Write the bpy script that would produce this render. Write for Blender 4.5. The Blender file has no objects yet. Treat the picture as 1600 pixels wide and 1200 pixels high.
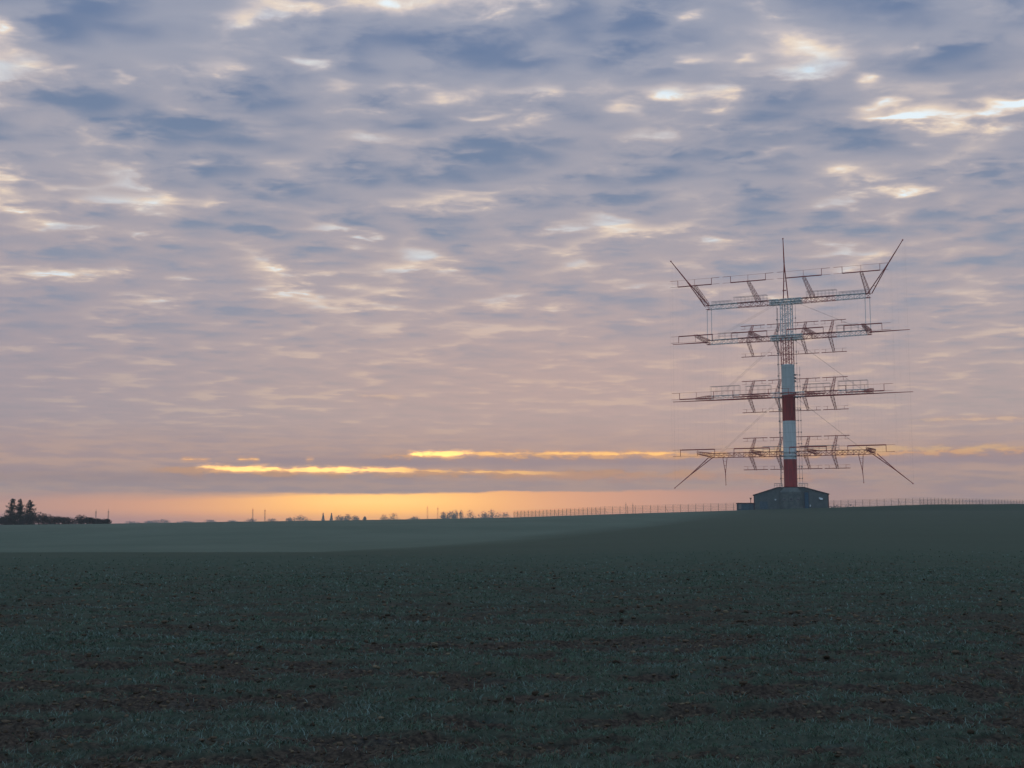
import bpy, math, random
import numpy as np
random.seed(7); rng = np.random.default_rng(11)
scene = bpy.context.scene
R = math.radians
# ------------------------------------------------------------------ camera
F = 1900.0; EYE_ROW = 815.0; CAM_H = 1.6
PITCH = math.atan((EYE_ROW - 600) / F); CP, SP = math.cos(PITCH), math.sin(PITCH)
cam_d = bpy.data.cameras.new('camera'); cam = bpy.data.objects.new('camera', cam_d)
scene.collection.objects.link(cam); scene.camera = cam
cam.location = (0, 0, CAM_H); cam.rotation_euler = (math.pi / 2 + PITCH, 0, 0)
cam_d.sensor_width = 36; cam_d.lens = 36 * F / 1600; cam_d.clip_start = 0.1; cam_d.clip_end = 20000

def ray(px, py):
    u = (px - 800) / F; v = (600 - py) / F
    return np.array([u, CP - v * SP, SP + v * CP])
def azel(px, py):
    d = ray(px, py); d /= np.linalg.norm(d)
    return math.degrees(math.atan2(d[0], d[1])), math.degrees(math.asin(d[2]))
def at(px, py, Y):
    d = ray(px, py); return d * Y / d[1] + np.array([0, 0, CAM_H])
def lin(r, g, b):
    f = lambda c: (c / 255 / 12.92) if c / 255 <= .04045 else ((c / 255 + .055) / 1.055) ** 2.4
    return (f(r), f(g), f(b))

# ------------------------------------------------------------------ world
world = bpy.data.worlds.new("World"); scene.world = world; world.use_nodes = True
world.cycles.sampling_method = 'MANUAL'; world.cycles.sample_map_resolution = 256
NT = world.node_tree; NT.nodes.clear()
class X:                                   # a scalar socket with arithmetic
    def __init__(s, k): s.k = k
    def __add__(a, b): return M('ADD', a, b)
    def __radd__(a, b): return M('ADD', b, a)
    def __sub__(a, b): return M('SUBTRACT', a, b)
    def __rsub__(a, b): return M('SUBTRACT', b, a)
    def __mul__(a, b): return M('MULTIPLY', a, b)
    def __rmul__(a, b): return M('MULTIPLY', b, a)
    def __truediv__(a, b): return M('DIVIDE', a, b)
TREE = [NT]
def M(op, *a):
    n = TREE[0].nodes.new('ShaderNodeMath'); n.operation = op
    for i, v in enumerate(a):
        if isinstance(v, X): TREE[0].links.new(v.k, n.inputs[i])
        else: n.inputs[i].default_value = v
    return X(n.outputs[0])
def sstep(v, a, b, c=0., d=1.):
    n = TREE[0].nodes.new('ShaderNodeMapRange'); n.interpolation_type = 'SMOOTHSTEP'
    TREE[0].links.new(v.k, n.inputs['Value'])
    for nm, q in (('From Min', a), ('From Max', b), ('To Min', c), ('To Max', d)): n.inputs[nm].default_value = q
    return X(n.outputs['Result'])
def comb(x, y, z):
    n = TREE[0].nodes.new('ShaderNodeCombineXYZ')
    for i, v in enumerate((x, y, z)):
        if isinstance(v, X): TREE[0].links.new(v.k, n.inputs[i])
        else: n.inputs[i].default_value = v
    return X(n.outputs[0])
def noise(vec, scale, detail=4, rough=.5, dist=0., lac=2.):
    n = TREE[0].nodes.new('ShaderNodeTexNoise'); n.noise_dimensions = '2D' if TREE[0] is NT else '3D'; TREE[0].links.new(vec.k, n.inputs['Vector'])
    n.inputs['Scale'].default_value = scale; n.inputs['Detail'].default_value = detail
    n.inputs['Roughness'].default_value = rough; n.inputs['Distortion'].default_value = dist
    n.inputs['Lacunarity'].default_value = lac
    return X(n.outputs['Fac'])
def mixc(f, a, b):
    n = TREE[0].nodes.new('ShaderNodeMix'); n.data_type = 'RGBA'
    if isinstance(f, X): TREE[0].links.new(f.k, n.inputs[0])
    else: n.inputs[0].default_value = f
    for i, v in ((6, a), (7, b)):
        if isinstance(v, X): TREE[0].links.new(v.k, n.inputs[i])
        else: n.inputs[i].default_value = (*v, 1)
    return X(n.outputs[2])
def gauss(v, c, w):
    q = (v - c) / w if not isinstance(w, X) else (v - c) / w
    return M('EXPONENT', q * q * -1.)

tc = NT.nodes.new('ShaderNodeTexCoord')
sp = NT.nodes.new('ShaderNodeSeparateXYZ'); NT.links.new(tc.outputs['Generated'], sp.inputs[0])
dx, dy, dz = (X(sp.outputs[i]) for i in range(3))
A = M('ARCTAN2', dx, dy) * (180 / math.pi)
Ev = M('ARCSINE', dz) * (180 / math.pi)
zz = M('MAXIMUM', dz, 0.0) + .06
u, v = dx / zz, dy / zz
cell = comb(u * 1. + 0.0, v * 1.05, 0.)
n_mid = noise(cell, 3.7, 4, .42, .12)
n_small = noise(comb(u * 1. + 7.3 + 41.1, v * 1.25, 0.), 10., 5, .58, .2)
n_big = noise(comb(u + 3.1 + 123.3, v * 1.3, 0.), .95, 3, .5, .4)
def voro(vec, scale, smooth):
    n = NT.nodes.new('ShaderNodeTexVoronoi'); n.voronoi_dimensions = '2D'; n.feature = 'SMOOTH_F1'; NT.links.new(vec.k, n.inputs['Vector'])
    n.inputs['Scale'].default_value = scale; n.inputs['Smoothness'].default_value = smooth; return X(n.outputs['Distance'])
nd = (n_mid - .5); ne = (n_small - .5)
puff = .62 - voro(comb(u + nd * .30 + ne * .12, v * 1.18 + nd * .26 + ne * .16, 0.), 3.9, .45)
puff2 = .60 - voro(comb(u + nd * .16 + 5.2, v * 1.3 - nd * .12 + ne * .10 + 1.7, 0.), 8.2, .5)
dens = n_mid * .38 + n_small * .24 + n_big * .30 + (puff - .25) * .30 + (puff2 - .2) * .13 + .062
# the larger dark banks and bright breaks of this particular sky: (column, row, half width, half height, amount)
SKY_BLOBS = [
 (800, 85, 200, 42, .13), (900, 50, 150, 30, .08), (330, 105, 190, 40, .10), (150, 40, 95, 22, .12), (400, 25, 110, 16, .06), (90, 160, 130, 22, .10),
 (640, 60, 90, 20, .06), (260, 210, 90, 10, .08), (70, 215, 90, 16, .08), (240, 250, 110, 14, .07), (610, 195, 120, 10, .12),
 (560, 245, 130, 22, .06), (690, 240, 80, 14, .07), (1060, 185, 80, 16, .12), (890, 235, 170, 24, .08), (1230, 100, 120, 13, .09),
 (1180, 185, 90, 12, .09), (1290, 195, 110, 14, .08), (1440, 60, 160, 40, .05), (1250, 30, 160, 25, .06), (1510, 150, 90, 10, .08),
 (1560, 190, 70, 10, .09), (100, 330, 110, 10, .05), (1000, 265, 180, 14, .05), (1440, 275, 160, 10, .06), (80, 398, 100, 9, .06),
 (5, 38, 20, 16, -.20), (485, 95, 42, 11, -.20), (540, 132, 50, 8, -.14), (670, 150, 52, 16, -.20), (745, 182, 30, 8, -.24), (400, 207, 48, 11, -.20), (385, 30, 45, 14, -.09),
 (195, 122, 12, 7, -.18), (105, 108, 28, 9, -.12), (265, 168, 32, 12, -.12), (200, 205, 26, 7, -.16), (300, 252, 16, 6, -.26), (215, 250, 18, 6, -.10),
 (10, 270, 22, 9, -.18), (65, 286, 40, 7, -.16), (25, 322, 50, 6, -.12), (425, 300, 32, 6, -.14), (740, 300, 42, 5, -.12), (565, 372, 12, 7, -.22), (232, 366, 10, 7, -.16), (610, 5, 50, 8, -.13),
 (1060, 145, 40, 14, -.20), (1085, 28, 28, 9, -.14), (1080, 97, 22, 8, -.18), (1100, 178, 40, 8, -.20), (1115, 200, 12, 14, -.14), (980, 168, 22, 6, -.14), (1165, 95, 28, 5, -.16), (1365, 120, 26, 12, -.26), (1435, 83, 20, 8, -.18),
 (1375, 160, 34, 9, -.26), (1385, 186, 42, 7, -.28), (1480, 135, 60, 10, -.12), (1590, 160, 18, 7, -.28), (1565, 172, 26, 6, -.18), (1210, 238, 30, 7, -.18), (1450, 230, 16, 12, -.14), (1325, 275, 22, 10, -.14),
 (1330, 335, 22, 10, -.16), (1530, 259, 55, 4, -.20), (1130, 148, 30, 9, -.10), (1310, 105, 22, 7, -.12), (860, 150, 70, 14, -.05), (830, 130, 40, 10, -.05)]
wobA = (noise(comb(u + 68.5, v * 1.6, 0.), 8., 2, .45) - .5)
wobE = (noise(comb(u + 150.7, v * 1.6, 0.), 8., 2, .45) - .5)
Aw = A + wobA * 2.6; Ew = Ev + wobE * 1.0; AE = comb(Aw, Ew, 0.)
for (bx, by, w, h, amp) in SKY_BLOBS:
    a0, e0 = azel(bx, by); a1, _ = azel(bx + w, by); _, e1 = azel(bx, by - h)
    ka, ke = 1 / (a1 - a0), 1 / (e1 - e0)
    n1 = NT.nodes.new('ShaderNodeVectorMath'); n1.operation = 'MULTIPLY_ADD'; NT.links.new(AE.k, n1.inputs[0])
    n1.inputs[1].default_value = (ka, ke, 0); n1.inputs[2].default_value = (-a0 * ka, -e0 * ke, 0)
    n2 = NT.nodes.new('ShaderNodeVectorMath'); n2.operation = 'DOT_PRODUCT'; NT.links.new(n1.outputs[0], n2.inputs[0]); NT.links.new(n1.outputs[0], n2.inputs[1])
    dens = M('MULTIPLY_ADD', M('POWER', 1 / math.e, X(n2.outputs['Value'])), amp * (.85 if amp > 0 else .80), dens)
def el(py): return azel(800, py)[1]
# colours of the cloud deck by height above the horizon
def ramp(py_cols):
    c = py_cols[0][1]; prev = lin(*c)
    for (y0, c0), (y1, c1) in zip(py_cols, py_cols[1:]):
        prev = mixc(sstep(Ev, el(y0), el(y1)), prev, lin(*c1))
    return prev
dark = ramp([(760, (160, 143, 150)), (650, (178, 164, 163)), (450, (142, 151, 170)), (250, (116, 133, 161)), (40, (108, 127, 160))])
mid  = ramp([(760, (188, 164, 152)), (650, (189, 169, 166)), (450, (178, 167, 172)), (250, (166, 164, 176)), (40, (158, 162, 179))])
light = ramp([(760, (188, 158, 150)), (650, (212, 187, 171)), (450, (214, 194, 184)), (250, (215, 199, 192)), (40, (209, 199, 200))])
warmth = gauss(A, azel(900, 600)[0], 15.) * sstep(Ev, 14., 5.)
deck = mixc(sstep(dens, .31, .49), light, mid)
deck = mixc(sstep(dens, .465, .74), deck, dark)
deck = mixc(warmth * .34, deck, lin(222, 178, 160))
deck = mixc(sstep(A, -6., -24.) * sstep(Ev, 16., 6.) * .35, deck, lin(150, 143, 162))
breaks = sstep(dens + ne * .18, .385, .21) * sstep(Ev, 8.5, 12.)
glow_edge = mixc(sstep(dens, .33, .22), lin(250, 228, 202), lin(236, 248, 255))
deck = mixc(breaks, deck, glow_edge)
blueg = sstep(noise(comb(u + 287.7, v * 1.4, 0.), 3.2, 3, .5), .50, .62) * sstep(dens, .43, .30) * sstep(Ev, 8., 12.)
deck = mixc(blueg * .4, deck, lin(172, 208, 238))

# ---- the low sky: thin bright slits, glow band and murk at the horizon
wob = (noise(comb(A * .22 + 13.7, Ev * 1.2, 0.), 1.0, 5, .6) - .5)
wob2 = (noise(comb(A * .9 + 82.2, Ev * 5., 0.), 1.0, 5, .62) - .5)
tex = noise(comb(A * .35 + 27.4, Ev * 3.2, 0.), 1., 6, .6)
SL = [noise(comb(A * .55 + 31. * q, Ev * 2.5, 0.), 1., 4, .6) for q in range(4)] + [noise(comb(A * .8 + 17. * q, Ev * 2., 0.), 1., 4, .6) for q in range(3)]
def slit(col, pxa, ya, pxb, yb, half, soft, colr, amt, brk=.25, seed=0.):
    (a0, e0), (a1, e1) = azel(pxa, ya), azel(pxb, yb)
    centre = (A - a0) * ((e1 - e0) / (a1 - a0)) + e0
    hd = half / F * 57.3 * .8
    dist = M('ABSOLUTE', Ev + wob * .12 + wob2 * (.04 + half * .04) - centre)
    thick = sstep(SL[4 + int(seed) % 3], .30, .64, .15, 1.25) * hd
    t_ = thick - dist
    ends = sstep(A, a0 - soft * .03, a0 + soft * .03) * sstep(A, a1 + soft * .03, a1 - soft * .03)
    br = sstep(SL[int(seed) % 4], .5 - brk, .5 + brk * .3) * ends
    halo = sstep(t_, -.16, hd * .7) * br * (.55 * amt)
    hc = tuple(c * q for c, q in zip(colr, (.72, .62, .75)))
    return mixc(sstep(t_, -.02, hd * .75) * br * amt, mixc(halo, col, hc), colr)
low = mixc(sstep(tex, .35, .65), lin(184, 156, 154), lin(208, 170, 152))
low = mixc(gauss(A, azel(1000, 700)[0], 12.) * .35, low, lin(214, 168, 142))
sky = mixc(sstep(Ev, 2.2, 5.2), low, deck)
# darker bank between the slits
bank_band = gauss(Ev + wob * .25, el(721), .28) * sstep(A, azel(230, 700)[0], azel(520, 700)[0])
sky = mixc(bank_band * .6, sky, lin(162, 141, 149))
sky = mixc(gauss(Ev + wob * .3, el(748), .30) * .6 * sstep(A, azel(700, 700)[0], azel(300, 700)[0]), sky, lin(172, 145, 145))
Y1, Y2, OR = (2.6, 1.5, .38), (1.6, .85, .22), lin(248, 186, 120)
sky = slit(sky, 250, 735, 1100, 742, 9, 40, lin(232, 170, 112), .6, .35, 3.)
sky = slit(sky, 600, 712, 1640, 703, 6, 60, lin(245, 184, 122), .75, .30, 8.)
sky = slit(sky, 800, 744, 1300, 747, 9, 60, lin(226, 168, 132), .55, .3, 13.)
sky = slit(sky, 1150, 702, 1640, 699, 7, 60, lin(240, 196, 140), .6, .3, 17.)
sky = slit(sky, 315, 731, 640, 735, 4.6, 14, Y1, 1., .7, 1.)
sky = slit(sky, 600, 734.5, 850, 739, 3.0, 60, Y2, .75, .35, 4.)
sky = slit(sky, 640, 709, 738, 708.5, 4.8, 6, Y1, 1., .9, 2.)
sky = slit(sky, 738, 709, 1060, 708, 3.6, 30, Y2, .85, .25, 5.)
sky = slit(sky, 285, 718.5, 326, 718.5, 2.6, 6, Y2, .9, .9, 6.)
sky = slit(sky, 372, 718, 403, 718, 2.6, 5, Y2, .9, .9, 7.)
sky = slit(sky, 479, 717, 490, 717, 2.4, 3, Y2, .8, .9, 7.)
sky = slit(sky, 1440, 656, 1640, 654, 3.6, 40, lin(240, 200, 160), .5, .2, 9.)
sky = slit(sky, 560, 617, 625, 620, 4., 14, lin(236, 200, 168), .45, .3, 10.)
# clear glow band along the horizon with a sharp upper edge
edge = (A * .012) + 1.37
bsoft = sstep(M('ABSOLUTE', A + 1.), 5., 17., 1., 5.)
band = sstep((Ev + wob * .30 + wob2 * .09 - edge) / bsoft, .07, -.07)
sunward = gauss(A, azel(585, 785)[0], 6.2)
bandc = mixc(gauss(A, azel(600, 785)[0], 13.), (.62, .35, .30), (1.50, .60, .21))
bandc = mixc(sunward, bandc, (1.95, .92, .15))
bandc = mixc(gauss(A, azel(590, 785)[0], 4.0) * gauss(Ev, 1.0, .40) * .8, bandc, (2.2, 1.2, .28))
sky = mixc(band * sstep(A, 22., 6., .12, 1.), sky, bandc)
murk = sstep(Ev, .62, .0)
sky = mixc(murk * .6, sky, mixc(sunward, (.38, .23, .30), (.85, .36, .24)))
# clear cold sky overhead and behind the viewer
away = M('MAXIMUM', sstep(dy, .55, -.10), sstep(Ev, 28., 60.))
sky = mixc(away, sky, mixc(sstep(dens, .4, .6), (.31, .44, .59), (.26, .355, .47)))
bg = NT.nodes.new('ShaderNodeBackground'); wo = NT.nodes.new('ShaderNodeOutputWorld')
NT.links.new(sky.k, bg.inputs[0]); bg.inputs[1].default_value = 1.0; NT.links.new(bg.outputs[0], wo.inputs[0])

# ------------------------------------------------------------------ sun: almost on the horizon, behind the cloud bank
sa, se = R(azel(585, 790)[0]), R(1.2)
sun_d = bpy.data.lights.new('sun', 'SUN'); sun = bpy.data.objects.new('sun', sun_d); scene.collection.objects.link(sun)
sun_d.energy = .12; sun_d.angle = R(8); sun_d.color = (1, .62, .34)
from mathutils import Vector
sun.rotation_euler = Vector((math.sin(sa) * math.cos(se), math.cos(sa) * math.cos(se), math.sin(se))).to_track_quat('Z', 'Y').to_euler()
scene.view_settings.view_transform = 'Standard'; scene.view_settings.look = 'None'
scene.view_settings.exposure = 0; scene.view_settings.gamma = 1
scene.render.resolution_x = 1024; scene.render.resolution_y = 768
scene.cycles.volume_bounces = 1; scene.cycles.max_bounces = 6

# ------------------------------------------------------------------ materials
def material(name, build, rough=.8, bump=None, spec=.3):
    m = bpy.data.materials.new(name); m.use_nodes = True; t = m.node_tree; TREE[0] = t
    b = t.nodes['Principled BSDF']; b.inputs['Roughness'].default_value = rough
    b.inputs['Specular IOR Level'].default_value = spec
    tcn = t.nodes.new('ShaderNodeTexCoord'); P = X(tcn.outputs['Object'])
    c = build(P, t)
    if isinstance(c, tuple): b.inputs['Base Color'].default_value = (*c, 1)
    else: t.links.new(c.k, b.inputs['Base Color'])
    if bump:
        bn = t.nodes.new('ShaderNodeBump'); bn.inputs['Strength'].default_value = bump[2]; bn.inputs['Distance'].default_value = bump[1]
        t.links.new(noise(P, bump[0], 4, .6).k, bn.inputs['Height']); t.links.new(bn.outputs[0], b.inputs['Normal'])
    return m
def sep(P):
    n = TREE[0].nodes.new('ShaderNodeSeparateXYZ'); TREE[0].links.new(P.k, n.inputs[0]); return [X(n.outputs[i]) for i in range(3)]
def attr(name):
    n = TREE[0].nodes.new('ShaderNodeAttribute'); n.attribute_name = name; return X(n.outputs['Color']), X(n.outputs['Fac'])
def varied(c0, c1, scale, detail=4):
    return lambda P, t: mixc(sstep(noise(P, scale, detail, .6), .35, .65), c0, c1)
WHITE = (.74, .77, .77); RED = (.46, .045, .045)
M_white = material('white_paint', varied(WHITE, (.64, .68, .68), .6), .5)
M_red = material('red_paint', varied(RED, (.30, .03, .035), .6), .5)
def armpaint(P, t):
    x, y, z = sep(P); a = M('ABSOLUTE', x)
    red = M('MULTIPLY', M('GREATER_THAN', a, 5.2), M('LESS_THAN', a, 15.5)); red = M('MAXIMUM', red, M('GREATER_THAN', a, 24.6))
    return mixc(red, (.72, .74, .74), (.48, .05, .05))
M_arm = material('arm_paint', armpaint, .5)
def latpaint(P, t):
    x, y, z = sep(P); return mixc(M('LESS_THAN', z, 53.2), (.72, .74, .74), (.48, .045, .045))
M_lat = material('lattice_paint', latpaint, .5)
def mastpaint(P, t):
    x, y, z = sep(P)
    red = M('MAXIMUM', M('LESS_THAN', z, 14.95), M('MULTIPLY', M('GREATER_THAN', z, 26.95), M('LESS_THAN', z, 35.0)))
    st = noise(comb(x * 2., y * 2., z * .15), 1.2, 5, .6)
    seam = M('LESS_THAN', M('FRACT', z / 2.9), .03)
    w = mixc(sstep(st, .4, .7), WHITE, (.62, .65, .64)); r = mixc(sstep(st, .4, .7), RED, (.26, .03, .035))
    return mixc(seam * .35, mixc(red, w, r), (.08, .08, .08))
M_mast = material('mast_paint', mastpaint, .45)
M_steel = material('galvanised_steel', varied((.24, .20, .20), (.36, .31, .31), 3.), .45)
M_darkred = material('dark_red_paint', varied((.48, .055, .045), (.34, .045, .04), .8), .5)
M_wire = material('wire', lambda P, t: (.09, .08, .09), .5)
M_clad = material('wall_cladding', lambda P, t: mixc(sstep(noise(P, .8, 5, .6), .35, .7), (.12, .14, .145), (.165, .18, .18)), .7)
M_bay = material('bay_concrete', varied((.11, .13, .135), (.18, .19, .18), .9, 6), .85, (6, .02, .4))
M_roof = material('roof_sheet', varied((.07, .06, .07), (.12, .10, .11), .7), .6)
M_trim = material('dark_trim', varied((.06, .03, .04), (.09, .04, .05), 2.), .6)
M_door = material('blue_door', varied((.06, .14, .21), (.05, .11, .17), 2.), .5)
M_glass = material('window_glass', lambda P, t: (.09, .10, .11), .12, spec=.6)
M_lampwhite = material('white_enamel', lambda P, t: (.78, .8, .8), .4)
M_annex = material('annex_sheet', varied((.11, .16, .20), (.08, .12, .15), 1.5), .6)
M_bark = material('bark', varied((.05, .04, .035), (.09, .075, .06), 6.), .9)
M_needle = material('needles', varied((.018, .028, .02), (.035, .05, .035), 1.2), .9)
M_twig = material('twigs', varied((.045, .033, .032), (.075, .055, .05), .8), .9)
M_hazed_twig = material('haze_paled_twigs', varied((.16, .14, .14), (.22, .195, .19), .5), .9)  # twig colour paled so that extra distance haze is painted into it
M_fence = material('fence_steel', varied((.07, .065, .07), (.13, .12, .12), 2.), .6)

# ------------------------------------------------------------------ mesh helpers
class MB:
    def __init__(s): s.v = []; s.f = []
    def add(s, vs, fs):
        b = len(s.v); s.v += [tuple(map(float, q)) for q in vs]; s.f += [tuple(b + i for i in f) for f in fs]; return s
    def tube(s, a, b, r0, r1=None, n=6, caps=True):
        a = np.array(a, float); b = np.array(b, float); r1 = r0 if r1 is None else r1
        d = b - a; L = np.linalg.norm(d)
        if L < 1e-6: return s
        d /= L; h = np.array([0, 0, 1.]) if abs(d[2]) < .9 else np.array([1., 0, 0])
        e1 = np.cross(d, h); e1 /= np.linalg.norm(e1); e2 = np.cross(d, e1)
        vs = []
        for c, r in ((a, r0), (b, r1)):
            for k in range(n):
                t = 2 * math.pi * (k + .5) / n; vs.append(c + r * (math.cos(t) * e1 + math.sin(t) * e2))
        fs = [(k, (k + 1) % n, n + (k + 1) % n, n + k) for k in range(n)]
        if caps: fs += [tuple(range(n - 1, -1, -1)), tuple(range(n, 2 * n))]
        return s.add(vs, fs)
    def box(s, x0, x1, y0, y1, z0, z1):
        vs = [(x, y, z) for z in (z0, z1) for y in (y0, y1) for x in (x0, x1)]
        return s.add(vs, [(0, 2, 3, 1), (4, 5, 7, 6), (0, 1, 5, 4), (2, 6, 7, 3), (0, 4, 6, 2), (1, 3, 7, 5)])
    def prism(s, poly, y0, y1):                 # polygon in x,z extruded along y
        n = len(poly); vs = [(x, y0, z) for x, z in poly] + [(x, y1, z) for x, z in poly]
        fs = [(k, (k + 1) % n, n + (k + 1) % n, n + k) for k in range(n)]
        return s.add(vs, fs + [tuple(range(n - 1, -1, -1)), tuple(range(n, 2 * n))])
    def lathe(s, prof, c=(0, 0), n=32, cap=True):
        vs = [(c[0] + r * math.cos(2 * math.pi * k / n), c[1] + r * math.sin(2 * math.pi * k / n), z) for r, z in prof for k in range(n)]
        fs = [(i * n + k, i * n + (k + 1) % n, (i + 1) * n + (k + 1) % n, (i + 1) * n + k) for i in range(len(prof) - 1) for k in range(n)]
        if cap: fs += [tuple(range(n - 1, -1, -1)), tuple((len(prof) - 1) * n + k for k in range(n))]
        return s.add(vs, fs)
    def lattice(s, a, b, w0, w1, nseg, rc, rd, h0=None, h1=None, n=4):
        a = np.array(a, float); b = np.array(b, float); d = b - a; d /= np.linalg.norm(d)
        up = np.array([0, 0, 1.]) if abs(d[2]) < .95 else np.array([0, 1., 0])
        e1 = np.cross(d, up); e1 /= np.linalg.norm(e1); e2 = np.cross(e1, d)
        h0 = w0 if h0 is None else h0; h1 = w1 if h1 is None else h1
        P = []
        for i in range(nseg + 1):
            t = i / nseg; w = (w0 + (w1 - w0) * t) / 2; h = (h0 + (h1 - h0) * t) / 2; c = a + (b - a) * t
            P.append([c + w * e1 + h * e2, c - w * e1 + h * e2, c - w * e1 - h * e2, c + w * e1 - h * e2])
        for k in range(4): s.tube(P[0][k], P[-1][k], rc, n=n)
        for i in range(nseg):
            for k in range(4):
                j = (k + 1) % 4
                if i % 2: s.tube(P[i][k], P[i + 1][j], rd, n=3, caps=False)
                else: s.tube(P[i][j], P[i + 1][k], rd, n=3, caps=False)
                s.tube(P[i][k], P[i][j], rd, n=3, caps=False)
        return s
    def build(s, name, mat, parent=None, smooth=False):
        me = bpy.data.meshes.new(name); me.from_pydata(s.v, [], s.f); me.update()
        me.materials.append(mat); o = bpy.data.objects.new(name, me); scene.collection.objects.link(o)
        if parent is not None: o.parent = parent
        if smooth: me.polygons.foreach_set('use_smooth', [True] * len(me.polygons))
        return o
def tag(o, label=None, cat=None, group=None, kind=None):
    for k, q in (('label', label), ('category', cat), ('group', group), ('kind', kind)):
        if q: o[k] = q
    return o
def empty(name, loc, rz=0., label=None, cat=None, group=None):
    o = bpy.data.objects.new(name, None); scene.collection.objects.link(o); o.location = tuple(map(float, loc)); o.rotation_euler = (0, 0, rz)
    o.empty_display_size = .5
    return tag(o, label, cat, group)
def np_mesh(name, V, Fc, mat, colors=None, smooth=False):
    me = bpy.data.meshes.new(name); k = Fc.shape[1]
    me.vertices.add(len(V)); me.vertices.foreach_set('co', V.astype(np.float32).ravel())
    me.loops.add(Fc.size); me.loops.foreach_set('vertex_index', Fc.astype(np.int32).ravel())
    me.polygons.add(len(Fc)); me.polygons.foreach_set('loop_start', np.arange(0, Fc.size, k, dtype=np.int32))
    me.polygons.foreach_set('loop_total', np.full(len(Fc), k, dtype=np.int32))
    me.update(calc_edges=True)
    if smooth: me.polygons.foreach_set('use_smooth', [True] * len(Fc))
    if colors is not None:
        at_ = me.color_attributes.new('col', 'FLOAT_COLOR', 'POINT')
        at_.data.foreach_set('color', np.concatenate([colors, np.ones((len(V), 1))], 1).astype(np.float32).ravel())
    me.materials.append(mat); o = bpy.data.objects.new(name, me); scene.collection.objects.link(o); return o

# numpy value noise
def _h(ix, iy, s):
    n = (ix * 374761393 + iy * 668265263 + s * 974711) & 0x7fffffff
    n = ((n ^ (n >> 13)) * 1274126177) & 0x7fffffff
    return ((n ^ (n >> 16)) & 0xffff) / 65535.
def vn(x, y, s=0):
    ix = np.floor(x).astype(np.int64); iy = np.floor(y).astype(np.int64); fx = x - ix; fy = y - iy
    fx = fx * fx * (3 - 2 * fx); fy = fy * fy * (3 - 2 * fy)
    a, b, c, d = _h(ix, iy, s), _h(ix + 1, iy, s), _h(ix, iy + 1, s), _h(ix + 1, iy + 1, s)
    return (a * (1 - fx) + b * fx) * (1 - fy) + (c * (1 - fx) + d * fx) * fy
def fbm(x, y, o=4, s=0, g=.5):
    t = 0; a = 1; n = 0
    for i in range(o): t = t + a * vn(x * 2 ** i, y * 2 ** i, s + i); n += a; a *= g
    return t / n

# ------------------------------------------------------------------ ground
SKY_X = [-700, 0, 200, 350, 600, 803, 1000, 1156, 1240, 1300, 1400, 1450, 1600, 2300]
SKY_Y = [828, 822, 819, 815.5, 812, 808.5, 802, 797.3, 794.8, 793, 789.8, 788.2, 787.4, 786]
CR_X = [-700, 0, 500, 650, 800, 900, 1000, 1100, 1200, 2300]
CR_Y = [862, 862.5, 862, 856, 845, 835, 824, 811, 798, 798]
CR_D = [66, 66, 66, 75, 100, 135, 190, 260, 340, 340]
DS = 352.
def height(Xw, Yw, micro=True):
    r = np.hypot(Xw, Yw); az = np.arctan2(Xw, Yw); azc = np.clip(az, -.62, .62)
    d = np.maximum(r * np.cos(azc), .01); px = 800 + 1912 * np.tan(azc)
    ys = np.interp(px, SKY_X, SKY_Y); yc = np.maximum(np.interp(px, CR_X, CR_Y), ys + .3); dc = np.interp(px, CR_X, CR_D)
    zc = CAM_H + (EYE_ROW - yc) * dc / 1912; zs = CAM_H + (EYE_ROW - ys) * DS / 1912
    z = np.where(d < dc, zc * (d / dc) ** 1.6, 0)
    t = np.clip((d - dc) / np.maximum(DS - dc, 5), 0, 1)
    dip = np.clip((170 - dc) / 105, 0, 1) * .9 * np.sin(np.clip(t * 2.2, 0, 1) * math.pi) 
    z2 = zc + (zs - zc) * t - dip * (1 - t)
    z = np.where(d >= dc, z2, z)
    ff = np.clip((d - 520) / 700, 0, 1); ff = ff * ff * (3 - 2 * ff)
    z = np.where(d > DS, zs * (1 - ff) + (-6.5) * ff, z)
    back = np.clip((np.abs(az) - .62) / 1.0, 0, 1); z = z * (1 - back * back * (3 - 2 * back))
    return z
ROWA = R(4.)                                           # the sown rows run a little uphill to the right
def rows(Xw, Yw): return Xw * math.cos(ROWA) + Yw * math.sin(ROWA), -Xw * math.sin(ROWA) + Yw * math.cos(ROWA)
def cover(Xw, Yw):
    a, b = rows(Xw, Yw)
    c = fbm(a * .55, b * 1.9, 4, 3) * .5 + fbm(a * 2.2, b * 5.5, 3, 9) * .5
    return np.clip((c - .465) / .085, 0, 1)
def micro(Xw, Yw):
    a, b = rows(Xw, Yw); c = cover(Xw, Yw); d = np.hypot(Xw, Yw)
    m = (fbm(a * .8, b * 3.4, 3, 21) - .5) * .12 + (fbm(a * 5, b * 8, 3, 31) - .5) * .085
    m += np.clip(fbm(a * 13, b * 15, 2, 41) - .55, 0, 1) * .12 * (1 - c) 
    m += -.03 * (1 - c)
    return m * np.clip((90 - d) / 60, 0, 1)
azs = np.concatenate([np.linspace(-math.pi, -.62, 30)[:-1], np.linspace(-.62, -.42, 24)[:-1], np.linspace(-.42, .42, 560), np.linspace(.42, .62, 24)[1:], np.linspace(.62, math.pi, 30)[1:-1]])
rs = np.concatenate([[.3, 1.5, 3, 4.5], np.geomspace(5.5, 60, 560), np.geomspace(60, 420, 200)[1:], np.geomspace(420, 2900, 60)[1:]])
AA, RR = np.meshgrid(azs, rs); gx = RR * np.sin(AA); gy = RR * np.cos(AA)
gz = height(gx, gy) + micro(gx, gy)
na, nr = len(azs), len(rs)
V = np.stack([gx.ravel(), gy.ravel(), gz.ravel()], 1)
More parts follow.
